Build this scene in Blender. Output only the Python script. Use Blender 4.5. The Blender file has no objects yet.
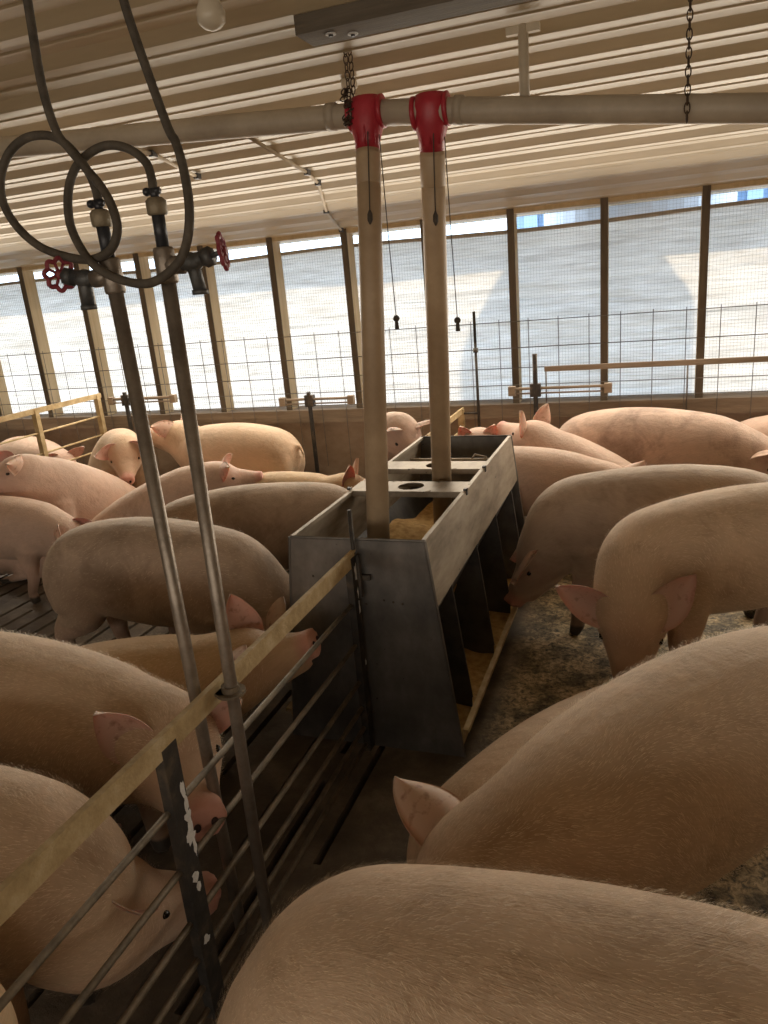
import bpy, bmesh, math, random
import numpy as np
from mathutils import Vector, Matrix, noise as mnoise
R_ = math.radians
random.seed(7)
sc = bpy.context.scene
COL = sc.collection

# ------------------------------------------------------------------ camera
cam_d = bpy.data.cameras.new('camera'); cam = bpy.data.objects.new('camera', cam_d); COL.objects.link(cam)
cam_d.sensor_fit = 'VERTICAL'; cam_d.sensor_height = 24.0; cam_d.lens = 24.0*740/1024
cam_d.clip_start = .02; cam_d.clip_end = 300
_right = Vector((0.941, 0.326, 0.085)); _down = Vector((0.019, -0.304, -0.952))
_p, _r = R_(17.0), math.atan2(219, 2443)
down_c = np.array([math.cos(_p)*math.sin(_r), math.cos(_p)*math.cos(_r), math.sin(_p)])
Yc = np.array([654-384., 258-512., 740.]); Yc /= np.linalg.norm(Yc); Yc = Yc-down_c*Yc.dot(down_c); Yc /= np.linalg.norm(Yc)
Xc = np.cross(down_c, Yc)
Rw = np.array([Xc, Yc, -down_c])            # world = Rw @ (x right, y down, z forward)
M = Matrix(((Rw[0,0], -Rw[0,1], -Rw[0,2], 0), (Rw[1,0], -Rw[1,1], -Rw[1,2], 0), (Rw[2,0], -Rw[2,1], -Rw[2,2], 1.7), (0,0,0,1)))
cam.matrix_world = M
sc.camera = cam

# ------------------------------------------------------------------ light and exposure
sc.view_settings.view_transform = 'Standard'; sc.view_settings.look = 'None'
sc.view_settings.gamma = 1; sc.view_settings.use_curve_mapping = False
sc.view_settings.exposure = 0.12
W = bpy.data.worlds.new('world'); sc.world = W; W.use_nodes = True
nt = W.node_tree; nt.nodes.clear()
_o = nt.nodes.new('ShaderNodeOutputWorld'); _b = nt.nodes.new('ShaderNodeBackground')
_b.inputs[0].default_value = (.66, .82, 1.0, 1); _b.inputs[1].default_value = 3.4
nt.links.new(_b.outputs[0], _o.inputs[0])

def lamp(name, typ, loc, rot, energy, color, size=None, sy=None, angle=None):
    d = bpy.data.lights.new(name, typ); d.energy = energy; d.color = color
    o = bpy.data.objects.new(name, d); COL.objects.link(o); o.location = loc; o.rotation_euler = rot
    if typ == 'AREA': d.shape = 'RECTANGLE'; d.size = size; d.size_y = sy
    if angle is not None: d.angle = angle
    return o
# the sun stands outside, beyond the curtain wall
SUN_DIR = Vector((.22, 1.0, .85)).normalized()      # towards the sun
s_ = lamp('sun', 'SUN', (2, 12, 9), (0,0,0), 3.7, (1.0, .77, .50), angle=R_(1.2))
s_.rotation_euler = SUN_DIR.to_track_quat('Z', 'Y').to_euler()
# daylight of the curtain wall and of the opposite curtain wall
lamp('daylight_far', 'AREA', (-1.5, 5.1, 1.5), (R_(-66), 0, 0), 140, (1.0, .86, .67), 11, 1.1)
lamp('daylight_near', 'AREA', (-.5, -5.6, 1.5), (R_(82), 0, 0), 145, (1.0, .87, .72), 10, 1.2)

# ------------------------------------------------------------------ helpers
def new_mat(name):
    m = bpy.data.materials.new(name); m.use_nodes = True
    return m, m.node_tree, m.node_tree.nodes['Principled BSDF']
def N(nt, typ, **kw):
    n = nt.nodes.new(typ)
    for k, v in kw.items():
        if k in n.inputs.keys() if isinstance(k, str) else False: n.inputs[k].default_value = v
        else: setattr(n, k, v)
    return n
def ramp(nt, fac, stops, interp='LINEAR'):
    r = nt.nodes.new('ShaderNodeValToRGB'); r.color_ramp.interpolation = interp
    el = r.color_ramp.elements
    while len(el) < len(stops): el.new(.5)
    for e, (p, c) in zip(el, stops): e.position = p; e.color = (*c, 1) if len(c) == 3 else c
    nt.links.new(fac, r.inputs[0]); return r.outputs[0]
def mix(nt, fac, a, b, mode='MIX'):
    n = nt.nodes.new('ShaderNodeMix'); n.data_type = 'RGBA'; n.blend_type = mode
    for s, v in ((n.inputs[0], fac), (n.inputs[6], a), (n.inputs[7], b)):
        if hasattr(v, 'is_linked') or hasattr(v, 'links'): nt.links.new(v, s)
        elif isinstance(v, (int, float)): s.default_value = v
        else: s.default_value = (*v, 1)
    return n.outputs[2]
def noise_tex(nt, vec, scale, detail=4, rough=.55, dist=0):
    n = nt.nodes.new('ShaderNodeTexNoise'); n.inputs['Scale'].default_value = scale
    n.inputs['Detail'].default_value = detail; n.inputs['Roughness'].default_value = rough; n.inputs['Distortion'].default_value = dist
    if vec is not None: nt.links.new(vec, n.inputs['Vector'])
    return n.outputs['Fac']
def mapping(nt, src, scale=(1,1,1), loc=(0,0,0), rot=(0,0,0)):
    m = nt.nodes.new('ShaderNodeMapping'); m.inputs['Scale'].default_value = scale; m.inputs['Location'].default_value = loc; m.inputs['Rotation'].default_value = rot
    nt.links.new(src, m.inputs['Vector']); return m.outputs[0]
def coord(nt, which='Object'):
    return nt.nodes.new('ShaderNodeTexCoord').outputs[which]
def bump(nt, h, strength, dist, normal_in):
    b = nt.nodes.new('ShaderNodeBump'); b.inputs['Strength'].default_value = strength; b.inputs['Distance'].default_value = dist
    nt.links.new(h, b.inputs['Height']); nt.links.new(b.outputs[0], normal_in); return b
def simple(name, c1, c2, scale=8, rough=.7, metal=0, bumps=.2, stretch=(1,1,1), c3=None, spec=.5, bd=.01):
    m, nt, p = new_mat(name)
    v = mapping(nt, coord(nt), stretch)
    f = noise_tex(nt, v, scale, 6, .65)
    st = [(.3, c1), (.7, c2)] if c3 is None else [(.25, c1), (.52, c2), (.68, c3)]
    col = ramp(nt, f, st)
    nt.links.new(col, p.inputs['Base Color'])
    p.inputs['Roughness'].default_value = rough; p.inputs['Metallic'].default_value = metal
    p.inputs['Specular IOR Level'].default_value = spec
    if bumps: bump(nt, noise_tex(nt, v, scale*6, 4), bumps, bd, p.inputs['Normal'])
    return m

MAT = {}
MAT['galv'] = simple('galvanized_steel', (.20,.20,.205), (.36,.36,.355), 5, .38, .85, .06, c3=(.46,.45,.43))
MAT['galv_dark'] = simple('worn_steel', (.07,.07,.075), (.16,.155,.15), 7, .5, .7, .1)
MAT['gate_paint'] = simple('dusty_painted_steel', (.018,.019,.022), (.05,.045,.04), 12, .55, .3, .15, c3=(.13,.10,.07))
MAT['rail'] = simple('dust_coated_rail', (.30,.21,.095), (.48,.36,.19), 14, .75, 0, .3, c3=(.58,.47,.29))
MAT['rod'] = simple('dusty_rod', (.10,.085,.065), (.26,.21,.15), 20, .6, .4, .2)
MAT['chip'] = simple('white_flaked_paint', (.55,.55,.55), (.75,.75,.74), 30, .6, 0, .3)
MAT['pipe_galv'] = simple('drinker_pipe', (.20,.17,.14), (.36,.31,.26), 18, .40, .6, .15)
MAT['pipe_black'] = simple('black_pipe', (.02,.022,.028), (.05,.052,.06), 18, .4, .2, .1)
MAT['brass'] = simple('dull_brass_fitting', (.16,.13,.09), (.30,.25,.17), 20, .55, .3, .2)
MAT['valve'] = simple('grey_valve_body', (.06,.065,.07), (.16,.16,.155), 25, .5, .5, .2)
MAT['redwheel'] = simple('faded_red_handwheel', (.20,.02,.035), (.33,.06,.08), 30, .55, 0, .2)
MAT['hose'] = simple('dusty_rubber_hose', (.05,.042,.033), (.13,.11,.085), 22, .75, 0, .2)
MAT['pvc'] = simple('dusty_pvc', (.34,.245,.155), (.46,.34,.22), 4, .5, 0, .1, c3=(.54,.41,.27))
MAT['feedline'] = simple('dusty_white_feed_line', (.36,.30,.23), (.52,.45,.35), 5, .5, 0, .1)
MAT['tee'] = simple('red_plastic_tee', (.34,.015,.03), (.48,.04,.06), 8, .4, 0, .08)
MAT['chain'] = simple('rusty_chain', (.05,.035,.025), (.13,.09,.06), 40, .6, .6, .2)
MAT['wood_dark'] = simple('dark_beam_wood', (.09,.075,.055), (.17,.14,.105), 6, .8, 0, .3, (.3,4,4))
MAT['stud'] = simple('pale_stud_wood', (.50,.37,.20), (.66,.52,.32), 3, .75, 0, .25, (6,6,.4))
MAT['wood_grey'] = simple('dusty_board', (.16,.12,.085), (.27,.21,.15), 5, .85, 0, .4, (.35,3,3), c3=(.33,.26,.19))
MAT['conduit'] = simple('dusty_conduit', (.45,.38,.28), (.6,.52,.4), 10, .6, 0, .1)
MAT['wire'] = simple('wire', (.12,.11,.10), (.22,.2,.18), 30, .5, .5, 0)
MAT['cord'] = simple('cord', (.06,.05,.04), (.1,.085,.07), 30, .8, 0, 0)
MAT['feed'] = simple('ground_feed', (.34,.18,.06), (.58,.37,.14), 30, .95, 0, .6, c3=(.68,.47,.22))
MAT['bulb'] = simple('dusty_glass_bulb', (.62,.55,.43), (.72,.66,.54), 8, .3, 0, 0)
MAT['bin'] = simple('bin_steel', (.50,.55,.62), (.66,.70,.76), 3, .4, .4, 0)
MAT['blue'] = simple('blue_siding', (.30,.46,.66), (.40,.54,.72), 1, .6, 0, 0, (.2,.2,1))

def finish(bm, name, mat, parent=None, smooth=False, kind=None, loc=None, mats=None):
    me = bpy.data.meshes.new(name); bm.normal_update(); bm.to_mesh(me); bm.free()
    for m in (mats or [mat]): me.materials.append(m)
    if smooth: me.polygons.foreach_set('use_smooth', [True]*len(me.polygons))
    o = bpy.data.objects.new(name, me); COL.objects.link(o)
    if parent: o.parent = parent
    if loc: o.location = loc
    if kind: o['kind'] = kind
    return o
def empty(name, loc, label, cat, group=None, rz=0):
    o = bpy.data.objects.new(name, None); COL.objects.link(o); o.location = loc; o.rotation_euler = (0,0,rz)
    o['label'] = label; o['category'] = cat
    if group: o['group'] = group
    return o
def tag(o, label, cat, group=None, kind=None):
    o['label'] = label; o['category'] = cat
    if group: o['group'] = group
    if kind: o['kind'] = kind
    return o
def box(bm, lo, hi, mi=0):
    x0,y0,z0 = lo; x1,y1,z1 = hi
    v = [bm.verts.new(p) for p in ((x0,y0,z0),(x1,y0,z0),(x1,y1,z0),(x0,y1,z0),(x0,y0,z1),(x1,y0,z1),(x1,y1,z1),(x0,y1,z1))]
    for f in ((0,3,2,1),(4,5,6,7),(0,1,5,4),(1,2,6,5),(2,3,7,6),(3,0,4,7)):
        fc = bm.faces.new([v[i] for i in f]); fc.material_index = mi
    return v
def bevel(bm, w, seg=1):
    bmesh.ops.bevel(bm, geom=[e for e in bm.edges if e.calc_face_angle(0) > .5], offset=w, segments=seg, affect='EDGES', clamp_overlap=True)
def catmull(pts, n=8):
    P = [Vector(p) for p in pts]; P = [P[0]*2-P[1]]+P+[P[-1]*2-P[-2]]
    out = []
    for i in range(1, len(P)-2):
        a,b,c,d = P[i-1:i+3]
        for k in range(n):
            t = k/n
            out.append(.5*((2*b)+(c-a)*t+(2*a-5*b+4*c-d)*t*t+(3*b-a-3*c+d)*t**3))
    out.append(P[-2]); return out
def tube(bm, pts, rad, n=10, cap=True, mi=0, up=None):
    pts = [Vector(p) for p in pts]; L = len(pts)
    rad = rad if hasattr(rad, '__len__') else [rad]*L
    t0 = (pts[1]-pts[0]).normalized()
    u = t0.orthogonal().normalized() if up is None else (Vector(up)-t0*t0.dot(Vector(up))).normalized()
    rings = []
    for i, p in enumerate(pts):
        t = (pts[min(i+1,L-1)]-pts[max(i-1,0)]).normalized()
        u = (u-t*u.dot(t)).normalized(); w = t.cross(u)
        r = rad[i]; r = r if hasattr(r, '__len__') else (r, r)
        rings.append([bm.verts.new(p+u*(math.cos(a)*r[1])+w*(math.sin(a)*r[0])) for a in [2*math.pi*k/n for k in range(n)]])
    for a, b in zip(rings, rings[1:]):
        for k in range(n):
            f = bm.faces.new((a[k], a[(k+1)%n], b[(k+1)%n], b[k])); f.material_index = mi
    if cap:
        f = bm.faces.new(rings[0][::-1]); f.material_index = mi
        f = bm.faces.new(rings[-1]); f.material_index = mi
    return rings
def ball(bm, c, r, sub=2, rot=None, mi=0):
    r = r if hasattr(r, '__len__') else (r,r,r)
    Mx = Matrix.Translation(c) @ (rot.to_matrix().to_4x4() if rot else Matrix.Identity(4)) @ Matrix.Diagonal((*r, 1))
    g = bmesh.ops.create_icosphere(bm, subdivisions=sub, radius=1, matrix=Mx)
    for v in g['verts']:
        for f in v.link_faces: f.material_index = mi
def MB(): return bmesh.new()
# ------------------------------------------------------------------ structure
XL, XR, YN, YF = -8.5, 5.5, -6.2, 5.35
ZE = 2.12; SL = .15                      # eave height and ceiling slope
# floor: concrete slats with slots running towards the curtain wall
m, nt, p = new_mat('slatted_concrete'); MAT['floor'] = m
v = coord(nt)
c1 = ramp(nt, noise_tex(nt, v, 3.2, 8, .65), [(.3, (.045,.036,.027)), (.52, (.12,.095,.07)), (.72, (.27,.22,.17))])
sx = nt.nodes.new('ShaderNodeSeparateXYZ'); nt.links.new(v, sx.inputs[0])
# feed crumbs trodden into the right-hand pen beside the feeder
crumb = ramp(nt, noise_tex(nt, v, 42, 6, .75, .6), [(.38, (.08,.075,.06)), (.50, (.42,.32,.18)), (.60, (.70,.56,.34))])
blot = ramp(nt, noise_tex(nt, v, 7, 5, .6), [(.40, (.05,.055,.055)), (.55, (1,1,1))])
crumb = mix(nt, .75, crumb, blot, 'MULTIPLY')
mr = nt.nodes.new('ShaderNodeMapRange'); mr.inputs['From Min'].default_value = -.62; mr.inputs['From Max'].default_value = -.5
nt.links.new(sx.outputs[0], mr.inputs['Value'])
nt.links.new(mix(nt, mr.outputs[0], c1, crumb), p.inputs['Base Color'])
p.inputs['Roughness'].default_value = .62
bump(nt, noise_tex(nt, v, 30, 8, .7), .6, .012, p.inputs['Normal'])
bm = MB()
pitch, gap = .135, .026
x = XL
while x < XR:
    if x < -.98 or x > .75:
        k = int(round(x/pitch)); off = .55 if k % 2 else 0
        box(bm, (x, YN, -.12), (x+pitch-gap, YF, 0))
        y = YN+off*1.0
        while y < YF:                     # bridges between the slats
            box(bm, (x+pitch-gap, y, -.12), (x+pitch, min(y+.16, YF), -.001)); y += 1.1
    else:
        box(bm, (x, YN, -.12), (x+pitch, YF, 0))
    x += pitch
finish(bm, 'floor', MAT['floor'], kind='structure')
bm = MB(); box(bm, (XL, YN, -.9), (XR, YF, -.8))
finish(bm, 'floor_pit', simple('pit', (.01,.009,.007), (.02,.018,.015), 3, .5), kind='structure')

# ceiling: ribbed steel sheet, ribs parallel to the curtain wall, rising from the eave to the ridge
m, nt, p = new_mat('ribbed_ceiling_steel'); MAT['ceil'] = m
v = coord(nt)
cc = ramp(nt, noise_tex(nt, mapping(nt, v, (.5,2.5,1)), 1.6, 6, .6), [(.3, (.42,.34,.215)), (.6, (.57,.475,.32)), (.8, (.65,.555,.39))])
rust = ramp(nt, noise_tex(nt, mapping(nt, v, (5,30,1)), 1.0, 3, .5), [(.735, (1,1,1)), (.78, (.62,.28,.16))])
nt.links.new(mix(nt, .7, cc, rust, 'MULTIPLY'), p.inputs['Base Color'])
p.inputs['Roughness'].default_value = .36; p.inputs['Specular IOR Level'].default_value = .6
bm = MB()
prof = []
y = YF+.25; P = .2286
def zc(y): return ZE + SL*(YF-y) if y > -.8 else ZE + SL*(YF+.8) - SL*(-.8-y)
while y > YN-.2:
    for dy, dz in ((0,0),(.052,0),(.056,-.004),(.064,-.004),(.074,0),(.126,0),(.136,-.020),(.172,-.020),(.182,-.016)):
        yy = y-dy; prof.append((yy, zc(yy)+dz))
    y -= P
rows = []
for xx in (XL, -4, 0, XR): rows.append([bm.verts.new((xx, a, b)) for a, b in prof])
for a, b in zip(rows, rows[1:]):
    for i in range(len(prof)-1): bm.faces.new((a[i], b[i], b[i+1], a[i+1]))
co = finish(bm, 'ceiling', MAT['ceil'], kind='structure')
mod = co.modifiers.new('thick', 'SOLIDIFY'); mod.thickness = .004; mod.offset = 1

# knee wall under the curtain
m, nt, p = new_mat('stained_knee_wall'); MAT['wall'] = m
v = coord(nt)
c1 = ramp(nt, noise_tex(nt, mapping(nt, v, (1,1,1.6)), 2.2, 8, .68), [(.28, (.18,.13,.095)), (.5, (.31,.235,.175)), (.74, (.44,.36,.28))])
nt.links.new(c1, p.inputs['Base Color']); p.inputs['Roughness'].default_value = .85
bump(nt, noise_tex(nt, v, 14, 8), .5, .01, p.inputs['Normal'])
bm = MB(); box(bm, (XL, YF, -.9), (XR, YF+.18, .765)); finish(bm, 'wall_far', MAT['wall'], kind='structure')
bm = MB(); box(bm, (XL, YF-.035, .70), (XR, YF+.0, .80)); box(bm, (XL, YF, .765), (XR, YF+.18, .80)); bevel(bm, .004)
finish(bm, 'trim_1', MAT['wood_grey'], kind='structure')
bm = MB(); box(bm, (XL, YF+.02, ZE-.035), (XR, YF+.16, ZE+.08)); finish(bm, 'trim_2', MAT['stud'], kind='structure')
bm = MB(); box(bm, (XL, YN-.15, -.9), (XR, YN, 2.5)); finish(bm, 'wall_near', MAT['wall'], kind='structure')
bm = MB(); box(bm, (XL-.1, YN, -.9), (XL, YF+.18, 3.3)); finish(bm, 'wall_left', MAT['wall'], kind='structure')
bm = MB(); box(bm, (XR, YN, -.9), (XR+.1, YF+.18, 3.3)); finish(bm, 'wall_right', MAT['wall'], kind='structure')
# studs every two feet
MAT['stud_edge'] = simple('shaded_stud_edge', (.09,.07,.05), (.16,.125,.085), 6, .8, 0, .3, (4,4,.5))  # backlit shade of the room-facing edges, put into a darker wood tone
k = 3
for i in range(-12, 9):
    xs = -.31+.61*i
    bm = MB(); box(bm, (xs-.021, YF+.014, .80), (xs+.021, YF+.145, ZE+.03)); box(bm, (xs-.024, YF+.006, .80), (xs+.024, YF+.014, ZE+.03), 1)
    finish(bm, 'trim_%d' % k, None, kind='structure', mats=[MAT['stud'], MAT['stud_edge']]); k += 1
# roof overhang outside: eave soffit
bm = MB(); box(bm, (XL, YF+.24, ZE+.02), (XR, YF+.62, ZE+.06)); box(bm, (XL, YF+.60, ZE-.02), (XR, YF+.63, ZE+.2))
box(bm, (XL, YF-12, 3.6), (XR, YF+.62, 3.62))
finish(bm, 'ceiling_eave', MAT['galv'], kind='structure')

# ventilation curtain: woven translucent sheet hung outside the studs
m = bpy.data.materials.new('curtain_sheet'); m.use_nodes = True; nt = m.node_tree; nt.nodes.clear(); MAT['curtain'] = m
out = nt.nodes.new('ShaderNodeOutputMaterial'); tr = nt.nodes.new('ShaderNodeBsdfTranslucent'); df = nt.nodes.new('ShaderNodeBsdfDiffuse')
ms = nt.nodes.new('ShaderNodeMixShader'); ms.inputs[0].default_value = .42
v = coord(nt)
cl = ramp(nt, noise_tex(nt, mapping(nt, v, (1.2,1,9)), 2.2, 7, .62), [(.3, (.62,.60,.56)), (.65, (.86,.86,.84))])
nt.links.new(cl, tr.inputs[0]); nt.links.new(cl, df.inputs[0])
bb = nt.nodes.new('ShaderNodeBump'); bb.inputs['Strength'].default_value = 1; bb.inputs['Distance'].default_value = .03
nt.links.new(noise_tex(nt, mapping(nt, v, (.8,1,8)), 3, 4, .5, .5), bb.inputs['Height'])
nt.links.new(bb.outputs[0], tr.inputs['Normal']); nt.links.new(bb.outputs[0], df.inputs['Normal'])
nt.links.new(tr.outputs[0], ms.inputs[1]); nt.links.new(df.outputs[0], ms.inputs[2]); nt.links.new(ms.outputs[0], out.inputs[0])
bm = MB(); g = []
nx, nz = 260, 30
for j in range(nz+1):
    row = []
    for i in range(nx+1):
        X = XL+(XR-XL)*i/nx; t = j/nz; Z = .70+t*(1.985-.70)+.012*math.sin(X*2.1)*t
        d = .022*mnoise.noise(Vector((X*1.1, 0, Z*9)))+.02*mnoise.noise(Vector((X*.7+Z*2.2, 3, Z*4)))
        row.append(bm.verts.new((X, YF+.175+d+.01, Z)))
    g.append(row)
for a, b in zip(g, g[1:]):
    for i in range(nx): bm.faces.new((a[i], a[i+1], b[i+1], b[i]))
cur = empty('ventilation_curtain', (0, 0, 0), 'long white woven ventilation curtain hanging outside the studs, wrinkled and sunlit', 'curtain')
finish(bm, 'curtain_sheet', MAT['curtain'], cur, True)
bm = MB(); tube(bm, [(XL+(XR-XL)*i/60, YF+.185, 1.99+.012*math.sin((XL+(XR-XL)*i/60)*2.1)) for i in range(61)], .014, 8)
finish(bm, 'hem_pipe', MAT['feedline'], cur, True)

# bird netting on the room side of the curtain, and welded hog panel along the wall
bm = MB()
X = -6.4
while X < 2.2:
    box(bm, (X-.0004, YF+.150, .80), (X+.0004, YF+.1512, ZE)); X += .021
Z = .80
while Z < ZE:
    box(bm, (-6.4, YF+.151, Z-.0004), (2.2, YF+.1522, Z+.0004)); Z += .021
tag(finish(bm, 'bird_netting', MAT['wire']), 'fine square wire bird netting stretched across the whole curtain opening', 'netting')
bm = MB()
for Z in (.84,.94,1.06,1.20,1.38): tube(bm, [(-7, YF-.045, Z), (2.4, YF-.045, Z)], .0032, 5)
X = -6.9
while X < 2.4: tube(bm, [(X, YF-.052, .35), (X, YF-.052, 1.40)], .0028, 5); X += .203
tag(finish(bm, 'welded_wire_panel', MAT['wire']), 'welded wire stock panel with wide openings standing along the curtain wall', 'wire panel')

# outside: pale yard, feed bin whose shadow falls on the curtain, blue building
m = simple('pale_gravel_yard', (.45,.42,.36), (.6,.56,.5), 3, .9)
bm = MB(); box(bm, (-40, YF+.3, -.6), (40, 60, -.5)); finish(bm, 'ground', m, kind='structure')
bn = empty('feed_bin', (-.15, 7.35, -.5), 'round steel feed bin with cone roof outside, shadowing the curtain', 'feed bin')
bm = MB(); tube(bm, [(0,0,1.5),(0,0,3.18),(0,0,3.52),(0,0,3.76),(0,0,3.84)], [.80,.80,.60,.30,.1], 40); finish(bm, 'tank', MAT['bin'], bn)
for a in range(4):
    bm = MB(); c_, s2 = math.cos(a*math.pi/2+.5)*.74, math.sin(a*math.pi/2+.5)*.74
    tube(bm, [(c_,s2,0),(c_,s2,1.7)], .04, 8); finish(bm, 'leg', MAT['bin'], bn)
bm = MB(); tube(bm, [(0,0,1.55),(0,0,.6)], [.78,.15], 32); finish(bm, 'hopper_cone', MAT['bin'], bn)
bl = empty('barn', (-1.8, 22, -.5), 'blue sided barn glimpsed outside above the curtain hem', 'barn')
bm = MB()
for i in range(14): box(bm, (-1.6+i*.62, 0, 0), (-1.6+i*.62+.36, .3, 4.1))
finish(bm, 'ribbed_wall', MAT['blue'], bl)
bm = MB(); box(bm, (-2, .32, 0), (8, 5, 4.0)); finish(bm, 'wall_core', MAT['blue'], bl)
bm = MB(); box(bm, (-2.2, -.3, 4.1), (8.2, 5.2, 4.35)); finish(bm, 'roof', MAT['galv'], bl)

# ------------------------------------------------------------------ feed line, tees, drop pipes
fl = empty('feed_line', (0, 2.8, 2.3), 'dusty white auger feed pipe running across under the ribbed ceiling', 'pipe')
YP = 2.80
bm = MB(); tube(bm, [(-5.5,0,.24),(-2.67,0,.105),(-1.58,0,.032),(-1.07,0,-.005),(-.98,0,-.008)], .043, 20); finish(bm, 'tube_section', MAT['feedline'], fl, True)
bm = MB(); tube(bm, [(-.98,0,-.008),(-.74,0,-.035),(.33,0,-.185),(1.6,0,-.33),(5,0,-.7)], .043, 20); finish(bm, 'tube_section', MAT['feedline'], fl, True)
for q in ([(-1.135,0,.002),(-1.10,0,.0)], [(-.66,0,-.044),(-.63,0,-.048)]):
    bm = MB(); tube(bm, q, .047, 20); finish(bm, 'coupling', MAT['feedline'], fl, True)
def drop(xt, zt, bot, lab, g, tee_lab):
    top = Vector((xt, YP, zt)); b = Vector(bot); d = (b-top).normalized()
    t = empty('feed_tee', top, tee_lab, 'pipe fitting', 'red tees')
    bm = MB(); tube(bm, [Vector((0,0,.056)), Vector((0,0,.052)), Vector((0,0,.02)), d*.045, d*.09, d*.125], [(.035,.03),(.055,.052),(.063,.062),(.060,.060),(.047,.047),(.0455,.0455)], 22)
    finish(bm, 'hood', MAT['tee'], t, True)
    for s in (-1, 1):
        bm = MB(); tube(bm, [(s*.05,0,0),(s*.056,0,0),(s*.064,0,0),(s*.066,0,0)], [.052,.056,.056,.05], 22); finish(bm, 'collar', MAT['tee'], t, True)
    bm = MB()
    for a in (-.5, .15, .9):
        q = Vector((math.sin(a)*.056, -math.cos(a)*.056, 0))
        tube(bm, [q+d*.03, q*.84+d*.112], .004, 6)
    finish(bm, 'ridge', MAT['tee'], t, True)
    dp = empty('drop_pipe', top+d*.10, lab, 'pipe', 'drop pipes')
    L = (b-top).length-.10
    bm = MB(); tube(bm, [Vector(), d*.3, d*L], .0425, 24, cap=False)
    bmesh.ops.reverse_faces(bm, faces=bm.faces)
    o = finish(bm, 'pipe_tube', MAT['pvc'], dp, True); md = o.modifiers.new('t','SOLIDIFY'); md.thickness = .003; md.offset = 0
    bm = MB(); tube(bm, [d*.035, d*.04, d*.14, d*.145], [.043,.0455,.0455,.043], 24); finish(bm, 'sleeve', MAT['pvc'], dp, True)
    q = Vector((.018,-.046,0))
    bm = MB(); tube(bm, [q*1.1+d*(-.03), q+d*.1, q+d*.24], .0022, 6); tube(bm, [q+d*.235, q+d*.25, q+d*.27, q+d*.285], [.003,.010,.010,.003], 8)
    finish(bm, 'pull_cord', MAT['cord'], dp, True)
    q = Vector((.050,-.01,0)); l2 = .62
    bm = MB(); tube(bm, [q+Vector((0,0,-.03+.05)), q+Vector((.004,0,-.3)), q+Vector((.01,0,-l2))], .0020, 6); ball(bm, q+Vector((.01,0,-l2)), .013, 2); tube(bm, [q+Vector((.01,0,-l2)), q+Vector((.01,0,-l2-.04))], [.006,.009], 8)
    finish(bm, 'hanging_cord', MAT['cord'], dp, True)
drop(-.983, 2.292, (-.99, 2.50, .52), 'tan plastic drop pipe entering the feeder just behind its front panel', 0, 'red plastic tee on top of the drop pipe nearer the feeder front')
drop(-.745, 2.265, (-.935, 3.26, .45), 'tan plastic drop pipe passing through the far cross strap of the feeder', 0, 'red plastic tee beside the bare stretch of feed pipe')

def chain(name, p0, n, lab, parent_extra=None, link=.034, r=.0022):
    t = empty(name, p0, lab, 'chain')
    bm = MB()
    for i in range(n):
        z = -i*link*.74; pts = []
        for k in range(13):
            a = 2*math.pi*k/12; x = .008*math.cos(a); zz = link*.5*math.sin(a)
            pts.append((x if i%2 else x*.25, 0 if i%2 else x*1.0, z+zz))
        tube(bm, pts, r, 5, cap=False)
    finish(bm, 'links', MAT['chain'], t, True)
    return t
t = chain('hanging_chain', (-1.045, 2.80, 2.60), 10, 'doubled rusty chain hanging from the dark board, bunched beside the red tee')
bm = MB()
for j in range(10):
    z = -j*.025
    tube(bm, [(.018+.007*math.cos(a), .005*math.sin(a), z+.016*math.sin(a)) for a in [2*math.pi*k/12 for k in range(13)]], .0022, 5, cap=False)
finish(bm, 'second_strand', MAT['chain'], t, True)
bm = MB()
for j in range(26):
    a0 = random.uniform(0, 6.28); c = Vector((random.uniform(-.006,.03), random.uniform(-.056,-.048), random.uniform(-.34,-.235)))
    ax = Vector((random.gauss(0,1), random.gauss(0,1), random.gauss(0,1))).normalized(); u = ax.orthogonal().normalized(); w = ax.cross(u)
    tube(bm, [c+u*math.cos(a)*.014+w*math.sin(a)*.008 for a in [2*math.pi*k/10 for k in range(11)]], .0022, 5, cap=False)
for j in range(8):
    tube(bm, [(.012+.02*math.cos(a)*.5, -.052*math.cos(a*1.0)*1, -.29+.06*math.sin(a)) for a in [j*.9+2*math.pi*k/10*.1 for k in range(11)]], .003, 5, cap=False)
finish(bm, 'chain_bundle', MAT['chain'], t, True)
t = chain('hanging_chain', (.088, 2.745, 2.52), 17, 'single rusty chain hanging in front of the feed pipe')
bm = MB(); tube(bm, [(.012,0,-.02),(.02,0,.0),(.014,0,.03)], .004, 6); finish(bm, 'hook', MAT['chain'], t, True)
# dark board screwed under the ceiling
t = empty('ceiling_board', (-1.08, 2.46, 2.475), 'dark wooden board fixed under the ceiling ribs, holding the doubled chain', 'board')
bm = MB(); box(bm, (0, 0, 0), (2.6, .14, .055)); bevel(bm, .003); finish(bm, 'board', MAT['wood_dark'], t)
bm = MB()
for q in ((.10,.05),(.16,.09)):
    tube(bm, [(q[0],q[1],-.0005),(q[0],q[1],-.004)], .017, 12); tube(bm, [(q[0],q[1],-.003),(q[0],q[1],-.010)], .008, 6, mi=1)
finish(bm, 'bolt', MAT['galv'], t, mats=[MAT['chip'], MAT['galv_dark']])
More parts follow.
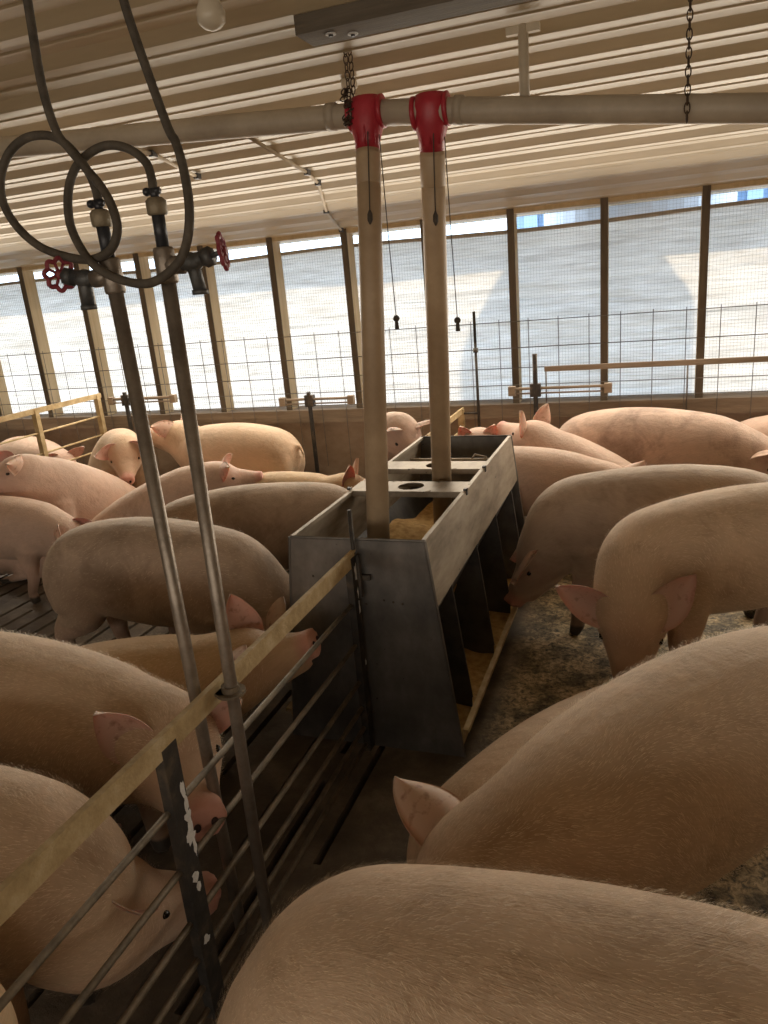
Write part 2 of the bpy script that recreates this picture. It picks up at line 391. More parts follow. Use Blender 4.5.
# hanger stub, bulbs, conduits
def ceil_at(y): return zc(y)-.026
t = empty('feed_pipe_hanger', (-.42, 2.81, ceil_at(2.81)), 'dusty short tubular hanger dropping from the ceiling to the feed pipe', 'hanger')
bm = MB(); tube(bm, [(0,0,0),(0,0,-.245)], .017, 12); finish(bm, 'tube', MAT['conduit'], t, True)
bm = MB(); box(bm, (-.055,-.012,-.026),(.055,.012,-.002)); bevel(bm,.004); finish(bm, 'crosspiece', MAT['conduit'], t)
bm = MB(); tube(bm, [(0,0,-.24),(0,0,-.256)], .012, 10); finish(bm, 'rubber_foot', MAT['cord'], t, True)
def bulb(pos, lab, r=.03):
    t = empty('light_bulb', pos, lab, 'light bulb')
    bm = MB(); tube(bm, [(0,0,0),(0,0,-.03),(0,0,-.035)], [.03,.03,.022], 16); finish(bm, 'socket', MAT['conduit'], t, True)
    bm = MB(); tube(bm, [(0,0,-.03),(0,0,-.05),(0,0,-.08),(0,0,-.105),(0,0,-.12),(0,0,-.127)], [r*.5,r*.7,r,r*.95,r*.6,r*.15], 18); finish(bm, 'glass', MAT['bulb'], t, True)
bulb((-1.215, 2.18, ceil_at(2.18)), 'pale glass bulb cut by the picture top beside the hose', .042)
bulb((-1.10, 2.96, ceil_at(2.96)), 'small dusty bulb behind the doubled chain', .024)
def conduit(pts, lab):
    t = empty('conduit', pts[0], lab, 'conduit'); o = Vector(pts[0])
    P = [Vector(q)-o for q in pts]
    bm = MB(); tube(bm, P, .009, 10); finish(bm, 'tube', MAT['conduit'], t, True)
    for q in P[1:]:
        bm = MB(); box(bm, q-Vector((.012,.02,.012)), q+Vector((.012,.02,.016))); bevel(bm,.003); finish(bm, 'clip', MAT['galv_dark'], t)
conduit([(-2.35,3.05,ceil_at(3.05)), (-2.28,3.35,ceil_at(3.35)), (-2.3,3.75,ceil_at(3.75))], 'thin pale conduit on the ceiling at the picture edge')
conduit([(-1.75,3.35,ceil_at(3.35)), (-1.75,3.95,ceil_at(3.95)), (-1.78,4.15,ceil_at(4.15)), (-2.0,4.75,ceil_at(4.75)), (-2.13,5.3,ceil_at(5.3))], 'thin clipped conduit bending across the ceiling behind the feed pipe')
t = empty('pipe_stub', (.46, 3.3, 2.30), 'pale plastic pipe end poking in at the picture edge under the ceiling', 'pipe')
bm = MB(); tube(bm, [(0,0,0),(.5,-.25,.09)], .024, 16); finish(bm, 'tube', MAT['feedline'], t, True)
bm = MB(); tube(bm, [(-.004,.002,-.0007),(.02,-.01,.0036)], .027, 16); finish(bm, 'end_cap', MAT['feedline'], t, True)

# ------------------------------------------------------------------ feeder
m, nt, p = new_mat('feeder_side_steel'); MAT['fside'] = m
v = coord(nt)
c1 = ramp(nt, noise_tex(nt, mapping(nt, v, (3,1.2,5)), 2.5, 7, .65), [(.3, (.17,.14,.105)), (.5, (.32,.27,.21)), (.75, (.47,.41,.33))])
nt.links.new(c1, p.inputs['Base Color']); p.inputs['Metallic'].default_value = .35; p.inputs['Roughness'].default_value = .5
spots = ramp(nt, noise_tex(nt, v, 34, 2, .4), [(.74, (1,1,1)), (.77, (.15,.13,.11))])
nt.links.new(mix(nt, .8, c1, spots, 'MULTIPLY'), p.inputs['Base Color'])
m, nt, p = new_mat('feeder_end_steel'); MAT['fend'] = m
v = coord(nt)
c1 = ramp(nt, noise_tex(nt, mapping(nt, v, (1,1,.7)), 4, 7, .65), [(.3, (.10,.10,.10)), (.5, (.18,.175,.17)), (.75, (.33,.32,.31))])
spots = ramp(nt, noise_tex(nt, v, 60, 2, .4), [(.74, (1,1,1)), (.77, (.15,.13,.11))])
nt.links.new(mix(nt, .8, c1, spots, 'MULTIPLY'), p.inputs['Base Color']); p.inputs['Metallic'].default_value = .7; p.inputs['Roughness'].default_value = .42
FX, FY0, FY1 = -.98, 2.285, 4.0
fd = empty('hog_feeder', (FX, FY0, 0), 'long double sided steel hog feeder standing at the end of the gate', 'feeder')
LY = FY1-FY0
def xo(z): return .258+(.352-.258)*(1-z/.85)          # outer profile of the end panels
def end_panel(y, th):
    bm = MB()
    pr = [(-xo(.0),.0),(xo(.0),.0),(xo(.85),.85),(-xo(.85),.85)]
    a = [bm.verts.new((x,y,z)) for x,z in pr]; b = [bm.verts.new((x,y+th,z)) for x,z in pr]
    bm.faces.new(a); bm.faces.new(b[::-1])
    for i in range(4): bm.faces.new((a[i],b[i],b[(i+1)%4],a[(i+1)%4]))
    bmesh.ops.recalc_face_normals(bm, faces=bm.faces)
    # rolled rim along the edges
    for i in (1,2,3):
        q0, q1 = pr[i], pr[(i+1)%4]; tube(bm, [(q0[0],y+th/2,q0[1]),(q1[0],y+th/2,q1[1])], .0055, 8)
    return bm
finish(end_panel(0, .004), 'end_panel', MAT['fend'], fd); finish(end_panel(LY-.004, .004), 'end_panel', MAT['fend'], fd)
def sheet(pts, th, mat, name, y0=.004, y1=None, parent=fd, ny=1):
    y1 = LY-.004 if y1 is None else y1
    bm = MB()
    a = [bm.verts.new((x,y0,z)) for x,z in pts]; b = [bm.verts.new((x,y1,z)) for x,z in pts]
    for i in range(len(pts)-1): bm.faces.new((a[i],a[i+1],b[i+1],b[i]))
    o = finish(bm, name, mat, parent); md = o.modifiers.new('t','SOLIDIFY'); md.thickness = th; md.offset = 0
    return o
for s in (1,-1):
    sheet([(s*(xo(.85)-.014),.838),(s*(xo(.85)-.014),.851),(s*xo(.85),.851),(s*(xo(.60)-.002),.60)], .003, MAT['fside'], 'side_panel')
    sheet([(s*(xo(.60)-.004),.60),(s*.07,.20)], .003, MAT['galv_dark'], 'hopper_slope')
    sheet([(s*.12,.04),(s*.345,.04),(s*.352,.115),(s*.372,.118),(s*.372,.105)], .004, MAT['rail'], 'trough_lip')
    for y in (.22,.66,1.09,1.52):
        bm = MB(); pr = [(s*(xo(.60)-.005),.60),(s*.075,.20),(s*.12,.045),(s*(xo(.1)-.004),.045),(s*(xo(.1)-.004),.12)]
        a = [bm.verts.new((x,y,z)) for x,z in pr]; b = [bm.verts.new((x,y+.004,z)) for x,z in pr]
        bm.faces.new(a); bm.faces.new(b[::-1])
        for i in range(5): bm.faces.new((a[i],b[i],b[(i+1)%5],a[(i+1)%5]))
        bmesh.ops.recalc_face_normals(bm, faces=bm.faces)
        tube(bm, [(pr[0][0],y+.002,pr[0][1]),(pr[4][0],y+.002,pr[4][1])], .0045, 8)
        finish(bm, 'divider', MAT['galv_dark'], fd)
    bm = MB(); n_ = 40; g = []
    for i in range(n_+1):
        y = .01+(LY-.02)*i/n_; row = []
        for j in range(9):
            t_ = j/8; xx = s*(.13+.205*t_); zz = .10-.03*t_+.018*mnoise.noise(Vector((xx*9,y*7,s)))
            row.append(bm.verts.new((xx,y,zz)))
        g.append(row)
    for a, b in zip(g, g[1:]):
        for j in range(8): bm.faces.new((a[j],a[j+1],b[j+1],b[j]))
    o = finish(bm, 'trough_feed', MAT['feed'], fd, True, kind='stuff')
# feed heap inside the hopper
bm = MB(); g = []
for i in range(41):
    y = .01+(LY-.02)*i/40; row = []
    for j in range(17):
        xx = -.19+.38*j/16
        zz = .50-.16*abs(xx)/.19*0+.10*math.exp(-((y-.95)/.25)**2)*1.0-.12*math.exp(-((y-.30)/.22)**2)+.015*mnoise.noise(Vector((xx*8,y*8,0)))-.05*(xx/.19)
        row.append(bm.verts.new((xx*(.6+zz*.8),y,zz-.06)))
    g.append(row)
for a, b in zip(g, g[1:]):
    for j in range(16): bm.faces.new((a[j],a[j+1],b[j+1],b[j]))
finish(bm, 'hopper_feed', MAT['feed'], fd, True, kind='stuff')
# cross straps with round holes
for y0, y1 in ((.60,.76),(.98,1.13)):
    bm = MB(); cx_, cy_, r, n = -.0 if y0 < .8 else .02, (y0+y1)/2, .058, 24
    hx = .262
    outer = []
    ring = [bm.verts.new((cx_+r*math.cos(2*math.pi*k/n), cy_+r*math.sin(2*math.pi*k/n), .853)) for k in range(n)]
    rect = []
    for k in range(n):
        a = 2*math.pi*k/n; c_, s2 = math.cos(a), math.sin(a); t_ = min(.11/max(abs(c_),1e-6), (y1-y0)/2/max(abs(s2),1e-6))
        rect.append(bm.verts.new((cx_+c_*t_, cy_+s2*t_, .853)))
    for k in range(n): bm.faces.new((ring[k],rect[k],rect[(k+1)%n],ring[(k+1)%n]))
    for sx_, lim in ((1,hx),(-1,-hx)):
        xa = cx_+sx_*.11
        q = [bm.verts.new(p_) for p_ in ((xa,y0,.853),(lim,y0,.853),(lim,y1,.853),(xa,y1,.853))]
        bm.faces.new(q if sx_ > 0 else q[::-1])
    for yy in (y0,y1):
        q = [bm.verts.new(p_) for p_ in ((-hx+.01,yy,.853),(hx-.01,yy,.853),(hx-.01,yy,.828),(-hx+.01,yy,.828))]; bm.faces.new(q)
    o = finish(bm, 'cross_strap', MAT['fside'], fd); md = o.modifiers.new('t','SOLIDIFY'); md.thickness = .003
    for s in (-1,1):
        bm = MB(); box(bm, (s*hx-.012, y0+.01, .852), (s*hx+.004, y0+.03, .862)); box(bm, (s*hx+(.0 if s>0 else -.004), y0+.01, .835), (s*hx+(.004 if s>0 else 0), y0+.03, .862)); finish(bm, 'clip', MAT['galv_dark'], o)
bm = MB(); tube(bm, [(-.235,1.42,.785),(.235,1.42,.785)], .012, 10); tube(bm, [(.10,1.42,.79),(.12,1.42,.815),(.18,1.42,.80)], .006, 8); finish(bm, 'agitator_rod', MAT['feedline'], fd, True)
for q in ((.09,.62),(.125,.615),(.16,.61),(-.02,.60),(.02,.60),(-.18,.70)):
    bm = MB(); ball(bm, (q[0], -.002, q[1]), (.005,.003,.005), 1); finish(bm, 'rivet', MAT['cord'], fd, True)

# ------------------------------------------------------------------ near gate
GX = -.98
RODS = (.622,.462,.312,.205,.120,.050)
gt = empty('pen_gate', (GX, 0, 0), 'dark steel rod gate with dusty flat top rail, ending at the feeder', 'gate')
bm = MB(); box(bm, (-.004, -.9, .764), (.005, 2.262, .818)); box(bm, (-.007, -.9, .812), (.008, 2.262, .820)); bevel(bm, .0015); finish(bm, 'top_rail', MAT['rail'], gt)
for z in RODS:
    bm = MB(); tube(bm, [(-.012,-.9,z),(-.012,2.25,z)], .0085, 10); finish(bm, 'rod', MAT['rod'], gt, True)
def upright(y, name, w=.026, z1=.785):
    u = MB(); box(u, (.0, y-w, .02), (.006, y+w, z1)); box(u, (-.02, y-w, .02), (.0, y-w+.006, z1)); bevel(u, .0015)
    return finish(u, name, MAT['gate_paint'], gt)
u1 = upright(1.135, 'upright')
u2 = upright(2.24, 'upright', .022, .80)
upright(-.6, 'upright')
def flakes(spots, par):
    for y, z, ry, rz in spots:
        bm = MB(); n = 13; ctr = bm.verts.new((.0085,y,z)); ring = []
        for k in range(n):
            a = 2*math.pi*k/n; rr = random.uniform(.8,1.7); ring.append(bm.verts.new((.0072, y+math.cos(a)*ry*rr, z+math.sin(a)*rz*rr)))
        for k in range(n): bm.faces.new((ctr, ring[k], ring[(k+1)%n]))
        finish(bm, 'paint_flake', MAT['chip'], par)
flakes([(1.15,.655,.006,.018),(1.152,.62,.005,.02),(1.15,.585,.010,.012),(1.148,.555,.008,.016),(1.145,.535,.014,.014),(1.153,.50,.005,.02),(1.135,.43,.010,.012),(1.14,.40,.006,.01),(1.13,.25,.010,.010)], u1)
flakes([(2.25,.74,.010,.025),(2.252,.66,.008,.02),(2.25,.60,.006,.02),(2.254,.38,.006,.01)], u2)
bm = MB(); tube(bm, [(.0,2.262,.55),(.0,2.262,.965)], .0075, 10); finish(bm, 'latch_rod', MAT['gate_paint'], gt, True)
bm = MB(); box(bm, (.0,2.268,.70),(.05,2.280,.72)); tube(bm, [(.012,2.262,.64),(.012,2.262,.80)], .010, 8); finish(bm, 'hinge', MAT['gate_paint'], gt)
bm = MB(); tube(bm, [(.036,1.35,.790),(.036,1.35,.797)], .036, 20); tube(bm, [(.036,1.35,.797),(.036,1.35,.812)], .022, 16); box(bm,(.004,1.325,.790),(.03,1.375,.797)); finish(bm, 'clamp_bracket', MAT['rod'], gt)

# fence dividing the pens beyond the feeder, and fence of the neighbouring pen
def fence(x, y0, y1, H, rods, lab, posts, rail_h=.04):
    t = empty('pen_fence', (x, y0, 0), lab, 'fence', 'steel rod pen fences')
    bm = MB(); box(bm, (-.006,0,H-rail_h),(.006,y1-y0,H)); bevel(bm,.002); finish(bm, 'top_rail', MAT['rail'], t)
    for z in rods:
        bm = MB(); tube(bm, [(-.01,0,z),(-.01,y1-y0,z)], .0075, 8); finish(bm, 'rod', MAT['rail'], t, True)
    for y in posts:
        bm = MB(); box(bm, (.0,y-.02-y0,0),(.012,y+.02-y0,H-.01)); box(bm,(-.03,y-.02-y0,0),(0,y-.012-y0,H-.01)); bevel(bm,.002); finish(bm, 'post', MAT['rail'], t)
    return t
fence(-4.42, 2.2, 5.16, 1.03, (.84,.68,.56,.44,.32,.2,.1), 'dusty rod fence along the neighbouring pen, behind the sitting pig', (2.6, 4.42, 5.12))
t = fence(-1.29, 4.05, 5.25, .80, (.64,.48,.32,.2,.1), 'rod fence between the feeder end and the curtain wall', (4.1, 5.22))
bm = MB(); tube(bm, [(.12,1.17,.3),(.12,1.17,1.47)], .010, 10); tube(bm, [(.12,1.17,1.19),(.12,1.17,1.22)], .018, 10); tube(bm, [(0,1.17,.76),(.12,1.17,.76)], .008, 8); finish(bm, 'drop_rod', MAT['gate_paint'], t, True)
# feed/fence brackets on the wall
def latch(x0, x1, z, xp, zp0, zp1, lab):
    t = empty('gate_latch', (x0, YF-.12, z), lab, 'gate latch', 'horizontal gate latch bars on the curtain wall')
    bm = MB(); tube(bm, [(0,0,.012),(x1-x0,0,.012)], .010, 8); finish(bm, 'bar', MAT['wood_grey'], t, True)
    bm = MB(); tube(bm, [(0,0,-.022),(x1-x0,0,-.022)], .006, 8); finish(bm, 'lower_bar', MAT['wood_grey'], t, True)
    for xa in (-.02, x1-x0-.03):
        bm = MB(); box(bm,(xa,-.02,-.035),(xa+.05,.02,.03)); bevel(bm,.004); finish(bm, 'end_block', MAT['wood_grey'], t)
    bm = MB(); tube(bm, [(xp-x0,-.01,zp0-z),(xp-x0,-.01,zp1-z)], .017, 8); box(bm,(xp-x0-.035,-.025,-.045),(xp-x0+.035,.025,.045)); finish(bm, 'latch_post', MAT['gate_paint'], t)
latch(-.93, -.27, .91, -.76, .72, 1.16, 'latch bar beside the long flat bar, under the blue lit curtain')
latch(-2.74, -2.15, .89, -2.50, .10, .96, 'latch bar with a post reaching to the floor, behind the dark haunch')
latch(-4.38, -3.74, .95, -4.22, .6, 1.02, 'latch bar beside the end post of the neighbouring pen fence')
t = empty('wall_bar', (-.70, YF-.1, 1.05), 'long flat steel bar mounted level along the curtain wall', 'bar')
bm = MB(); box(bm, (0,-.006,-.018),(2.6,.006,.018)); bevel(bm,.002); finish(bm, 'bar', MAT['wood_grey'], t)
for xa, zb in ((.01,-.25),(.92,-.35)):
    bm = MB(); tube(bm, [(xa,0,0),(xa,0,zb)], .005, 6); finish(bm, 'bracket', MAT['wire'], t, True)

# ------------------------------------------------------------------ drinker pipes, valves, hoses
def handwheel(parent, c, axis, R=.030):
    bm = MB(); ax = Vector(axis).normalized(); u = ax.orthogonal().normalized(); w = ax.cross(u); c = Vector(c)
    n = 64; tube(bm, [c+(u*math.cos(a)+w*math.sin(a))*(R+.0032*math.cos(8*a)) for a in [2*math.pi*k/n for k in range(n+1)]], .0048, 8, cap=False)
    for k in range(8):
        a = 2*math.pi*(k+.5)/8; tube(bm, [c+ax*.002, c+(u*math.cos(a)+w*math.sin(a))*(R-.003)], .0032, 6)
    tube(bm, [c-ax*.007, c+ax*.007], .010, 12)
    return finish(bm, 'handwheel', MAT['redwheel'], parent, True)
def drinker(bot, top, z_tee, side, lab, z_nut, wheel_off, spout):
    b = Vector(bot); t_ = Vector(top); d = (t_-b).normalized()
    o = empty('drinker_pipe', b, lab, 'pipe', 'drinker pipes')
    def at(z): return d*((z-b.z)/d.z)
    bm = MB(); tube(bm, [at(b.z), at(z_tee-.02)], .0155, 18); finish(bm, 'lower_pipe', MAT['pipe_galv'], o, True)
    bm = MB(); tube(bm, [at(z_tee-.035),at(z_tee-.03),at(z_tee+.03),at(z_tee+.035)], [.019,.0215,.0215,.019], 18); tube(bm, [at(z_tee), at(z_tee)+Vector((side*.045,-.004,-.002))], .018, 14); finish(bm, 'tee_fitting', MAT['pipe_galv'], o, True)
    bm = MB(); tube(bm, [at(z_tee+.03), at(z_nut)], .0130, 16); finish(bm, 'upper_pipe', MAT['pipe_black'], o, True)
    bm = MB(); tube(bm, [at(z_nut-.015),at(z_nut-.012),at(z_nut+.012),at(z_nut+.018)], [.017,.0205,.0205,.014], 8); finish(bm, 'union_nut', MAT['brass'], o, True)
    bm = MB(); tube(bm, [at(z_nut+.015),at(z_nut+.035)], .009, 10); tube(bm,[at(z_nut+.03)+Vector((-.018,0,0)),at(z_nut+.03)+Vector((.012,0,0))],.007,8); ball(bm, at(z_nut+.03)+Vector((-.018,0,0)), .0085, 2); finish(bm, 'hose_barb', MAT['pipe_black'], o, True)
    vb = at(z_tee)+Vector((side*.065,-.006,0))
    bm = MB(); ball(bm, vb, (.026,.020,.020), 2); tube(bm, [vb-Vector((side*.028,0,0)), vb+Vector((side*.034,0,.006))], .0145, 8); tube(bm, [vb, vb+Vector((spout*.5,0,-.02)), vb+Vector((spout,0,-.055))], [.014,.0135,.0135], 12); tube(bm, [vb+Vector((spout,0,-.052)), vb+Vector((spout,0,-.062))], .0165, 12)
    vo = finish(bm, 'valve', MAT['valve'], o, True)
    bm = MB(); tube(bm, [vb+Vector((side*.03,0,.005)), vb+Vector((side*.048,0,.009))], .019, 6); tube(bm, [vb+Vector((side*.045,0,.008)), vb+Vector((wheel_off*side,0,.014))], .005, 8); finish(bm, 'packing_nut', MAT['valve'], vo, True)
    handwheel(vo, vb+Vector((wheel_off*side,-.002,.014)), (side, .35 if side>0 else .5,.1))
    return o
drinker((-.948,1.35,.06), (-.930,1.35,1.9), 1.775, 1, 'drinker pipe strapped in front of the gate rail, its valve spout pointing at the feeder', 1.885, .075, .010)
drinker((-1.022,1.33,.06), (-1.052,1.33,1.9), 1.765, -1, 'drinker pipe behind the gate rail, its red handwheel hanging over the left pen', 1.875, .060, -.004)
def hose(pts, lab, r=.0088):
    P = catmull(pts, 10); o0 = Vector(pts[0])
    bm = MB(); tube(bm, [q-o0 for q in P], r, 12); o = finish(bm, 'water_hose', MAT['hose'], smooth=True); o.location = o0
    tag(o, lab, 'hose', 'water hoses'); return o
hose([(-0.930,1.360,2.284), (-0.930,1.355,2.229), (-0.874,1.340,2.032), (-0.851,1.330,1.987), (-0.830,1.310,1.929), (-0.819,1.290,1.862), (-0.831,1.280,1.803), (-0.861,1.275,1.766), (-0.924,1.275,1.742), (-0.997,1.280,1.756), (-1.063,1.290,1.793), (-1.111,1.310,1.857), (-1.125,1.330,1.917), (-1.117,1.350,1.969), (-1.091,1.370,2.002), (-1.049,1.385,2.017), (-0.998,1.385,2.004), (-0.956,1.375,1.973), (-0.938,1.360,1.941), (-0.933,1.352,1.918)], 'rubber hose looping down into the drinker pipe at the gate rail front')
hose([(-1.150,1.360,2.326), (-1.154,1.360,2.260), (-1.150,1.350,2.136), (-1.133,1.345,2.051), (-1.105,1.340,2.013), (-1.068,1.330,1.973), (-1.021,1.310,1.929), (-0.988,1.290,1.883), (-0.984,1.285,1.843), (-1.013,1.290,1.811), (-1.078,1.310,1.800), (-1.153,1.330,1.812), (-1.227,1.340,1.839), (-1.280,1.345,1.882), (-1.305,1.345,1.932), (-1.299,1.345,1.981), (-1.269,1.350,2.026), (-1.226,1.360,2.051), (-1.173,1.365,2.050), (-1.135,1.365,2.031), (-1.101,1.360,1.996), (-1.070,1.345,1.959), (-1.055,1.335,1.928), (-1.052,1.332,1.912)], 'wider looping rubber hose feeding the drinker pipe behind the gate rail')

# ------------------------------------------------------------------ pigs
def pig_material(name, base, dirt, dirty=.5, dark=(.10,.065,.045)):
    m, nt, p = new_mat(name)
    at = nt.nodes.new('ShaderNodeAttribute'); at.attribute_name = 'flow'     # x along body, y around it (metres)
    zn = nt.nodes.new('ShaderNodeAttribute'); zn.attribute_name = 'zone'     # r pink skin, g hoof, b soiled legs
    sp = nt.nodes.new('ShaderNodeSeparateColor'); nt.links.new(zn.outputs['Color'], sp.inputs[0])
    v = coord(nt)
    big = noise_tex(nt, v, 3.2, 5, .6, .3)
    col = ramp(nt, big, [(.3, tuple(c*.80 for c in base)), (.6, base), (.8, tuple(min(1,c*1.12) for c in base))])
    dm = ramp(nt, noise_tex(nt, v, 4.6, 7, .68, .4), [(.58-.12*dirty, (0,0,0)), (.86-.1*dirty, (1,1,1))])
    col = mix(nt, dm, col, dirt)
    # fine coat streaks lying along the body
    st = noise_tex(nt, mapping(nt, at.outputs['Vector'], (16, 150, 1)), 1.0, 4, .68, .5)
    sr = ramp(nt, st, [(.3, (.80,.79,.77)), (.55, (1,1,1)), (.75, (1.10,1.10,1.08))])
    col = mix(nt, .55, col, sr, 'MULTIPLY')
    col = mix(nt, sp.outputs[0], col, (.60,.27,.23))
    col = mix(nt, sp.outputs[2], col, (.16,.10,.065))
    col = mix(nt, sp.outputs[1], col, (.035,.028,.022))
    nt.links.new(col, p.inputs['Base Color'])
    p.inputs['Roughness'].default_value = .62; p.inputs['Specular IOR Level'].default_value = .3
    p.inputs['Subsurface Weight'].default_value = .12; p.inputs['Subsurface Radius'].default_value = (.02,.008,.005); p.inputs['Subsurface Scale'].default_value = .6
    p.inputs['Sheen Weight'].default_value = .25; p.inputs['Sheen Roughness'].default_value = .45; p.inputs['Sheen Tint'].default_value = (1,.88,.72,1)
    b1 = bump(nt, st, .35, .004, p.inputs['Normal'])
    b2 = nt.nodes.new('ShaderNodeBump'); b2.inputs['Strength'].default_value = .5; b2.inputs['Distance'].default_value = .012
    nt.links.new(noise_tex(nt, v, 16, 4, .6), b2.inputs['Height']); nt.links.new(b2.outputs[0], b1.inputs['Normal'])
    return m
PM = {
 'flank': pig_material('soiled_pink_skin', (.64,.46,.37), (.20,.13,.10), .85),
 'tan':  pig_material('tan_coat', (.64,.465,.325), (.32,.21,.13), .45),
 'pink': pig_material('pink_skin', (.64,.46,.37), (.36,.24,.17), .25),
 'gold': pig_material('golden_coat', (.66,.48,.30), (.36,.24,.14), .3),
 'grey': pig_material('soiled_coat', (.50,.38,.295), (.24,.175,.13), .9),
}
m, nt, p = new_mat('eye'); p.inputs['Base Color'].default_value = (.012,.008,.006,1); p.inputs['Roughness'].default_value = .15; MAT['eye'] = m
m, nt, p = new_mat('nostril'); p.inputs['Base Color'].default_value = (.03,.012,.01,1); p.inputs['Roughness'].default_value = .8; MAT['nostril'] = m
m, nt, p = new_mat('ear_skin'); MAT['ear'] = m
zn = nt.nodes.new('ShaderNodeAttribute'); zn.attribute_name = 'zone'
sp = nt.nodes.new('ShaderNodeSeparateColor'); nt.links.new(zn.outputs['Color'], sp.inputs[0])
c_ = mix(nt, sp.outputs[0], (.60,.44,.34), (.54,.34,.28)); c_ = mix(nt, ramp(nt, noise_tex(nt, coord(nt), 40, 4), [(.55,(0,0,0)),(.75,(1,1,1))]), c_, (.30,.16,.11))
nt.links.new(c_, p.inputs['Base Color']); p.inputs['Roughness'].default_value = .55
p.inputs['Subsurface Weight'].default_value = .3; p.inputs['Subsurface Radius'].default_value = (.03,.01,.006); p.inputs['Subsurface Scale'].default_value = .5
m, nt, p = new_mat('pale_bristle'); p.inputs['Base Color'].default_value = (.86,.71,.52,1); p.inputs['Roughness'].default_value = .45; MAT['hair'] = m

# stations from tail (0) to snout: s, half width, upper height, lower depth (about the spine line)
ST = [(-.02,.020,.020,.03),(.0,.075,.075,.09),(.035,.125,.120,.16),(.09,.162,.158,.20),(.17,.182,.182,.205),(.28,.188,.196,.205),(.42,.196,.205,.225),
      (.56,.200,.206,.235),(.70,.196,.202,.230),(.82,.186,.196,.215),(.92,.170,.186,.195),(1.00,.150,.166,.175),(1.07,.140,.148,.165),
      (1.13,.134,.132,.150),(1.19,.120,.118,.128),(1.24,.098,.094,.106),(1.29,.078,.074,.084),(1.34,.063,.060,.066),(1.385,.054,.052,.053),(1.412,.058,.058,.052),(1.425,.056,.056,.049)]
def interp_st(s):
    for a, b in zip(ST, ST[1:]):
        if s <= b[0]:
            t = (s-a[0])/(b[0]-a[0]); return [a[i]+(b[i]-a[i])*t for i in (1,2,3)]
    return list(ST[-1][1:])
def sstep(a, b, x):
    t = max(0, min(1, (x-a)/(b-a))); return t*t*(3-2*t)
def vec_yp(yaw, pitch):
    return Vector((math.cos(pitch)*math.cos(yaw), math.cos(pitch)*math.sin(yaw), math.sin(pitch)))

